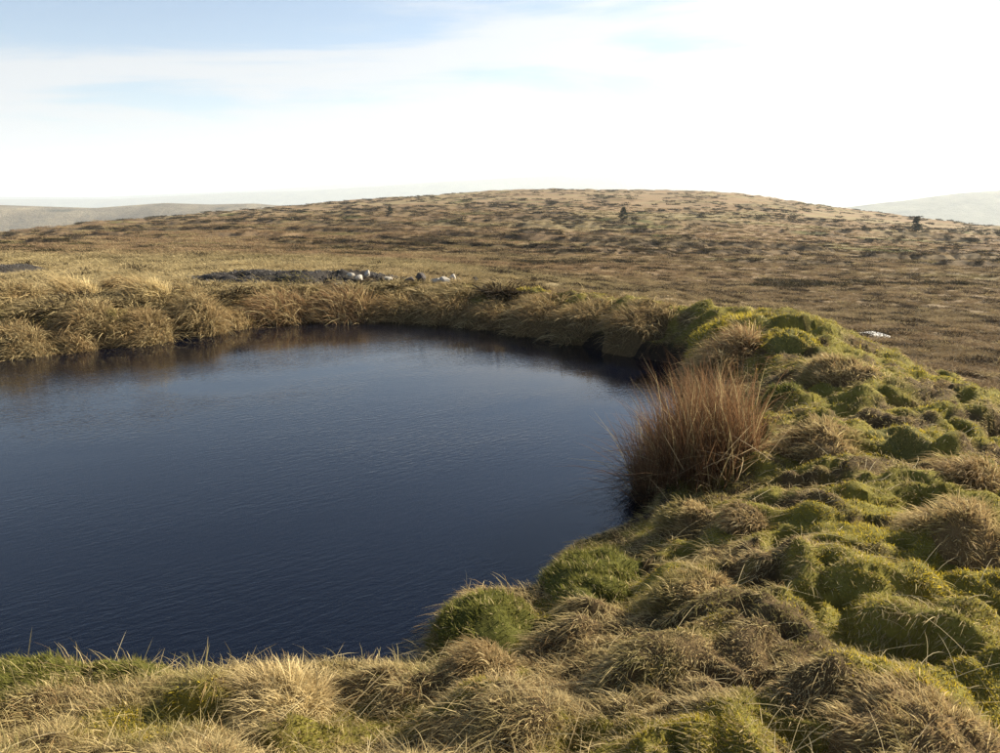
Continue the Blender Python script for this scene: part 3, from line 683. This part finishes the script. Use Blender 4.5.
lone_stalk('long pale stalk slanting up from the pale upright tussock', 330, 712, 392, 662, .45)
lone_stalk('pale stalk leaning in front of the brown shadow-casting tussock', 420, 698, 446, 668, .45)
lone_stalk('upright pale stalk at bottom centre', 566, 748, 586, 692, .5)

# ------------------------------------------------------------------ scattered tufts on the meadow and the moor
tuft_col = bpy.data.collections.new('tuft_shapes')
def tuft_shape(kind, seed, n=70):
    rr_ = np.random.default_rng(seed); a = rr_.uniform(0, 6.283, n); t = np.sqrt(rr_.uniform(0, 1, n)) * .30
    rt = np.column_stack([t * np.cos(a), t * np.sin(a), np.full(n, -.03)])
    up = {'grass': .9, 'heather': .75}[kind]
    d = unit(np.column_stack([np.cos(a) * t * 3, np.sin(a) * t * 3, np.full(n, up)]) + rr_.normal(size=(n, 3)) * .28); d[:, 2] = np.abs(d[:, 2])
    L = rr_.uniform(.25, .55, n) if kind == 'grass' else rr_.uniform(.18, .42, n)
    c = np.ones((n, 3)) * rr_.uniform(.6, 1.3, n)[:, None]
    v, f, cc = blade_arrays(rt, d, L, rr_.uniform(.014, .030, n) if kind == 'grass' else rr_.uniform(.03, .06, n), np.full(n, .45 if kind == 'grass' else .1), np.tile(np.array([-.15, -.05, 0.]), (n, 1)), c, 2, 1.25)
    me = mesh_np('tuft_shape', v, f, cc); me.materials.append(M_TUFT)
    o = bpy.data.objects.new('tuft_shape', me); tuft_col.objects.link(o)
def scatter_group(name, coll):
    ng = bpy.data.node_groups.new(name, 'GeometryNodeTree')
    ng.interface.new_socket('Geometry', in_out='INPUT', socket_type='NodeSocketGeometry'); ng.interface.new_socket('Geometry', in_out='OUTPUT', socket_type='NodeSocketGeometry')
    N = ng.nodes.new; gi, go = N('NodeGroupInput'), N('NodeGroupOutput'); ip = N('GeometryNodeInstanceOnPoints'); ci = N('GeometryNodeCollectionInfo')
    ci.inputs['Collection'].default_value = coll; ci.inputs['Separate Children'].default_value = True; ci.inputs['Reset Children'].default_value = True
    def na_(nm, t):
        n = N('GeometryNodeInputNamedAttribute'); n.data_type = t; n.inputs['Name'].default_value = nm; return n.outputs['Attribute']
    ip.inputs['Pick Instance'].default_value = True
    ng.links.new(gi.outputs[0], ip.inputs['Points']); ng.links.new(ci.outputs[0], ip.inputs['Instance']); ng.links.new(na_('ix', 'INT'), ip.inputs['Instance Index'])
    ng.links.new(na_('rot', 'FLOAT_VECTOR'), ip.inputs['Rotation']); ng.links.new(na_('scl', 'FLOAT_VECTOR'), ip.inputs['Scale'])
    ng.links.new(ip.outputs[0], go.inputs[0]); return ng
for k in range(5): tuft_shape('grass', 200 + k)
for k in range(3): tuft_shape('heather', 300 + k, 55)
NG = scatter_group('scatter_tufts', tuft_col)
def scatter(name, P, scl, ix, tint, label, cat, ng=None, tilt=.0):
    me = bpy.data.meshes.new(name); n = len(P); me.vertices.add(n); me.vertices.foreach_set('co', P.astype(np.float32).ravel())
    def put(nm, t, key, arr): a = me.attributes.new(nm, t, 'POINT'); a.data.foreach_set(key, np.ascontiguousarray(arr).ravel())
    rot = np.column_stack([rng.normal(0, tilt, n), rng.normal(0, tilt, n), rng.uniform(0, .9, n) if tilt == 0 else rng.uniform(0, 6.28, n)]).astype(np.float32)
    put('rot', 'FLOAT_VECTOR', 'vector', rot); put('scl', 'FLOAT_VECTOR', 'vector', scl.astype(np.float32)); put('ix', 'INT', 'value', ix.astype(np.int32))
    t4 = np.ones((n, 4), np.float32); t4[:, :3] = tint; put('tint', 'FLOAT_COLOR', 'color', t4)
    o = link(name, me, None, kind='stuff', label=label, category=cat); md = o.modifiers.new('scatter', 'NODES'); md.node_group = ng or NG
    return o
def polar_points(n, r0, r1, a0=-.76, a1=.84):
    a = rng.uniform(a0, a1, n); rr = np.exp(rng.uniform(math.log(r0), math.log(r1), n)); return rr * np.sin(a), rr * np.cos(a), rr
def in_gravel(x, y, k=1.0):
    g_ = np.zeros(len(x), bool)
    for (gx, gy, gr, gd) in GRAVEL: g_ |= np.sqrt(((x - gx) / gr) ** 2 + ((y - gy) / gd) ** 2) < k
    return g_
x, y, rr = polar_points(95000, 11.5, 200)
s = sdf_poly(x, y, POND); o_ = sdf_poly(x, y, BANK)
u_ = 500 + F * x / y
k = (s > .5) & ((o_ > 1.0) | ((u_ < 470) & (rr > 13))) & ~in_gravel(x, y, .97)
x, y, rr, u_ = x[k], y[k], rr[k], u_[k]
gcol = ground_colour(x, y, np.maximum(rr, 21)); n = len(x)
nb = perlin(x / 2.2, y / 1.6, 202)
k2 = (nb > -.42 + .2 * rng.uniform(-1, 1, n)) & ~((u_ > 335) & (u_ < 490) & (y > 14.2) & (y < 18.5) & (rng.uniform(size=n) < .8)); x, y, rr, u_, gcol = x[k2], y[k2], rr[k2], u_[k2], gcol[k2]; n = len(x)
sz = rng.uniform(.55, 1.2, n) * np.clip(.55 + rr / 90, .6, 1.5) * np.where(u_ > 520, .72, 1.0)
scl = np.column_stack([sz, sz, sz * rng.uniform(.45, .85, n)])
tint = gcol * 1.15 * rng.uniform(.65, 1.3, n)[:, None]
tint = lerp(tint, STRAW * .9, (rng.uniform(size=n) < .15) * .7)
darkt = rng.uniform(size=n) < np.where(u_ > 480, .24, .06) * sstep(-.15, .35, perlin(x / 1.6, y / 1.2, 260)) * 2.2; tint[darkt] = np.array([.045, .032, .018]); scl[darkt] *= 1.25  # dark tufts; their near-black tint also paints in shade between the clumps
scatter('moor_grass', np.column_stack([x, y, height(x, y)]), scl, rng.integers(0, 5, n), tint, 'tufty tan grass covering the meadow and open moor', 'grass')
# dark heather on the peat steps of the hillside
x, y, rr = polar_points(46000, 45, 380)
L = ledge_field(x, y); k = (L > .10) & (L < .34) & (fbm(x / 60, y / 22, 3, 74) + .25 > -.2)
x, y, rr = x[k], y[k], rr[k]; n = len(x); sz = rng.uniform(.8, 1.7, n) * np.clip(rr / 130, .7, 1.5)
scatter('heather', np.column_stack([x, y, height(x, y)]), np.column_stack([sz * 1.4, sz, sz * .75]), rng.integers(5, 8, n),
        lerp(np.tile(np.array([.030, .023, .014]), (n, 1)), np.array([.06, .05, .022]), rng.uniform(size=n)) * rng.uniform(.6, 1.3, n)[:, None], 'dark heather fringing the peat steps of the hillside', 'heather')

# ------------------------------------------------------------------ gravel and stones
def stone_mesh(seed, flat=.65, sub=2):
    bm = bmesh.new(); bmesh.ops.create_icosphere(bm, subdivisions=sub, radius=.5); rs = random.Random(seed)
    pl = [(Vector((rs.gauss(0, 1), rs.gauss(0, 1), rs.gauss(0, 1))).normalized(), rs.uniform(.26, .40)) for _ in range(9)]
    for v in bm.verts:
        for nrm, d in pl:
            e = v.co.dot(nrm)
            if e > d: v.co -= nrm * (e - d)
        v.co.z *= flat
    me = bpy.data.meshes.new('stone'); bm.to_mesh(me); bm.free(); return me
grav_col = bpy.data.collections.new('gravel_shapes'); M_GRAV = bpy.data.materials.new('gravel'); nt = nodes_of(M_GRAV)
p = nt.nodes.new('ShaderNodeBsdfPrincipled'); p.inputs['Roughness'].default_value = .75
a2 = nt.nodes.new('ShaderNodeAttribute'); a2.attribute_type = 'INSTANCER'; a2.attribute_name = 'tint'; lk(nt, a2.outputs['Color'], p.inputs['Base Color'])
o = nt.nodes.new('ShaderNodeOutputMaterial'); lk(nt, p.outputs[0], o.inputs[0])
for k in range(4):
    me = stone_mesh(400 + k, .6, 1); me.materials.append(M_GRAV); grav_col.objects.link(bpy.data.objects.new('gravel_shape', me))
NGG = scatter_group('scatter_gravel', grav_col); P = []
for (gx, gy, gr, gd) in GRAVEL:
    nn = int(3600 * gr * gd / 6); a = rng.uniform(0, 6.28, nn); t = np.sqrt(rng.uniform(0, 1, nn)); P.append(np.column_stack([gx + gr * t * np.cos(a), gy + gd * t * np.sin(a)]))
P = np.concatenate(P); n = len(P); sz = np.exp(rng.normal(math.log(.032), .4, n))
scatter('gravel', np.column_stack([P[:, 0], P[:, 1], height(P[:, 0], P[:, 1])]), np.column_stack([sz, sz, sz]), rng.integers(0, 4, n),
        np.array([.055, .047, .04]) * np.exp(rng.normal(0, .5, n))[:, None], 'dark slaty gravel spread on the flat beyond the far bank', 'gravel', NGG, .5)
M_SP = mat_plain('pale_stone', (.34, .31, .26), .3, 7); M_SD = mat_plain('dark_stone', (.06, .05, .045), .4, 7)
def stone(label, u, v, wpx, hpx, dark, seed):
    zg = .42
    for _ in range(4):
        p = on_plane(u, v, zg); zg = .5 * zg + .5 * h1(p[0], p[1])
    w = wpx / F * p[1]; hgt_ = hpx / F * p[1]; me = stone_mesh(seed, 1.0)
    o = link('stone', me, M_SD if dark else M_SP, None, (float(p[0]), float(p[1]), h1(p[0], p[1]) + hgt_ * .45 + .03), label=label, category='stone', group='stones beside the gravel')
    o.scale = (w * 1.5, w * 1.15, hgt_ * 1.6); o.rotation_euler = (0, 0, random.uniform(0, 3))
stone('dark low boulder on the back edge of the gravel', 265, 277, 13, 5, True, 1)
stone('small pale stone at the right part of the gravel, leftmost pale one', 351, 280.5, 7, 4, False, 2)
stone('pale stone right of the leftmost pale one on the gravel', 359, 281, 9, 5, False, 3)
stone('upright pale stone, third pale one along the gravel', 368, 282, 6, 5.5, False, 4)
stone('grey-brown stone midway between the gravel stones and the pile', 388, 283, 8, 4, False, 5)
stone('dark stone at the left end of the stone pile', 410, 285, 9, 5, True, 6)
stone('dark rounded stone in the stone pile left of the pale slab pieces', 421, 285.5, 10, 7, True, 7)
stone('flat pale stone, left of the two pale ones in the pile', 436, 284.5, 11, 5, False, 8)
stone('pale stone in front of the dark tilted one in the pile', 445, 286, 9, 5, False, 9)
stone('dark tilted stone on top of the pile', 442, 281, 9, 4, True, 10)
stone('pale squarish stone at the right end of the pile', 453, 283.5, 7, 6, False, 11)
stone('small pale stone at the foot of the pile right end', 459, 285, 7, 4, False, 12)
stone('lone dark stone standing apart right of the pile', 475, 287, 6, 5, True, 13)

# the pale slab on the moor
zg = -1.4
for _ in range(6):
    p = on_plane(868, 335, zg); zg = .5 * zg + .5 * h1(p[0], p[1])
sx, sy = float(p[0]), float(p[1]); ring = [on_plane(u, v, zg + .10) for (u, v) in ((846, 334.0), (854, 331.6), (864, 330.2), (872, 329.4), (882, 331.4), (891, 333.8), (889, 336.2), (876, 337.6), (862, 337.6), (850, 336.8))]
bm = bmesh.new(); top = [bm.verts.new((q[0] - sx, q[1] - sy, .06 + .02 * math.sin(i * 2.1))) for i, q in enumerate(ring)]; ft = bm.faces.new(top)
ex = bmesh.ops.extrude_face_region(bm, geom=[ft]); 
for v in [g_ for g_ in ex['geom'] if isinstance(g_, bmesh.types.BMVert)]: v.co.z -= .24
bmesh.ops.recalc_face_normals(bm, faces=bm.faces[:]); bmesh.ops.bevel(bm, geom=[e for e in bm.edges], offset=.02, segments=1, affect='EDGES')
me = bpy.data.meshes.new('stone_slab'); bm.to_mesh(me); bm.free()
link('stone_slab', me, mat_plain('slab_stone', (.50, .48, .44), .3, 9), None, (sx, sy, h1(sx, sy)), label='pale flat slab lying on the moor behind the right bank', category='slab')

# ------------------------------------------------------------------ the lone conifers on the hillside
M_BARK = mat_plain('bark', (.07, .05, .035), .3, 8); M_NEEDLE = mat_blade('needles', .15, .7)
def conifer(label, u, v, hpx, wpx, y0, seed):
    x0 = y0 * ((u - 500) / F) / float(row_fwd(v)); z0 = h1(x0, y0); hh = hpx / F * y0; wr = wpx / F * y0 * .5
    e = thing('conifer', label, 'tree', (x0, y0, z0 - .1), 'lone conifers on the hillside')
    rs = np.random.default_rng(seed)
    bm = bmesh.new(); bmesh.ops.create_cone(bm, segments=8, radius1=hh * .03, radius2=hh * .004, depth=hh * .98, cap_ends=True)
    for vv in bm.verts: vv.co.z += hh * .49; vv.co.x += .01 * hh * math.sin(vv.co.z * 2)
    me = bpy.data.meshes.new('trunk'); bm.to_mesh(me); bm.free(); link('trunk', me, M_BARK, e)
    n = 2600; br = 60
    bh = np.sort(rs.uniform(.06, .97, br)); ba = rs.uniform(0, 6.28, br); bl = wr * (1.05 - bh) ** .75 * rs.uniform(.6, 1.15, br)
    k = rs.integers(0, br, n); t = rs.uniform(.1, 1, n) ** .8
    P = np.column_stack([np.cos(ba[k]) * bl[k] * t, np.sin(ba[k]) * bl[k] * t, bh[k] * hh + .04 * hh * t - .05 * hh * t * t]) + rs.normal(size=(n, 3)) * hh * .022
    d = unit(np.column_stack([np.cos(ba[k]), np.sin(ba[k]), np.full(n, .15)]) + rs.normal(size=(n, 3)) * .6)
    c = np.tile(np.array([.022, .034, .016]), (n, 1)) * rs.uniform(.6, 1.5, n)[:, None]
    v_, f_, c_ = blade_arrays(P, d, rs.uniform(.05, .11, n) * hh, np.full(n, .022 * hh), np.full(n, .1), np.zeros((n, 3)), c, 2, 1.2)
    link('crown', mesh_np('crown', v_, f_, c_), M_NEEDLE, e)
def depth_of_row(u, v, y_lo=70, y_hi=420):
    ys = np.linspace(y_lo, y_hi, 800); xs = ys * ((u - 500) / F) / float(row_fwd(v)); zz = height(xs, ys); ray = CAMZ + ys * float(row_slope(v))
    hit = np.where(zz >= ray)[0]; return float(ys[hit[0]]) if len(hit) else 200.
conifer('small bushy conifer on the left of the hillside', 390, 214.5, 7.5, 9, depth_of_row(390, 214.5), 1)
conifer('conifer standing on the middle of the hillside below the summit', 623, 220.5, 12, 11, depth_of_row(623, 220.5), 2)
conifer('tallest conifer, standing near the skyline at the right', 916, 231, 15, 13, depth_of_row(916, 231), 3)
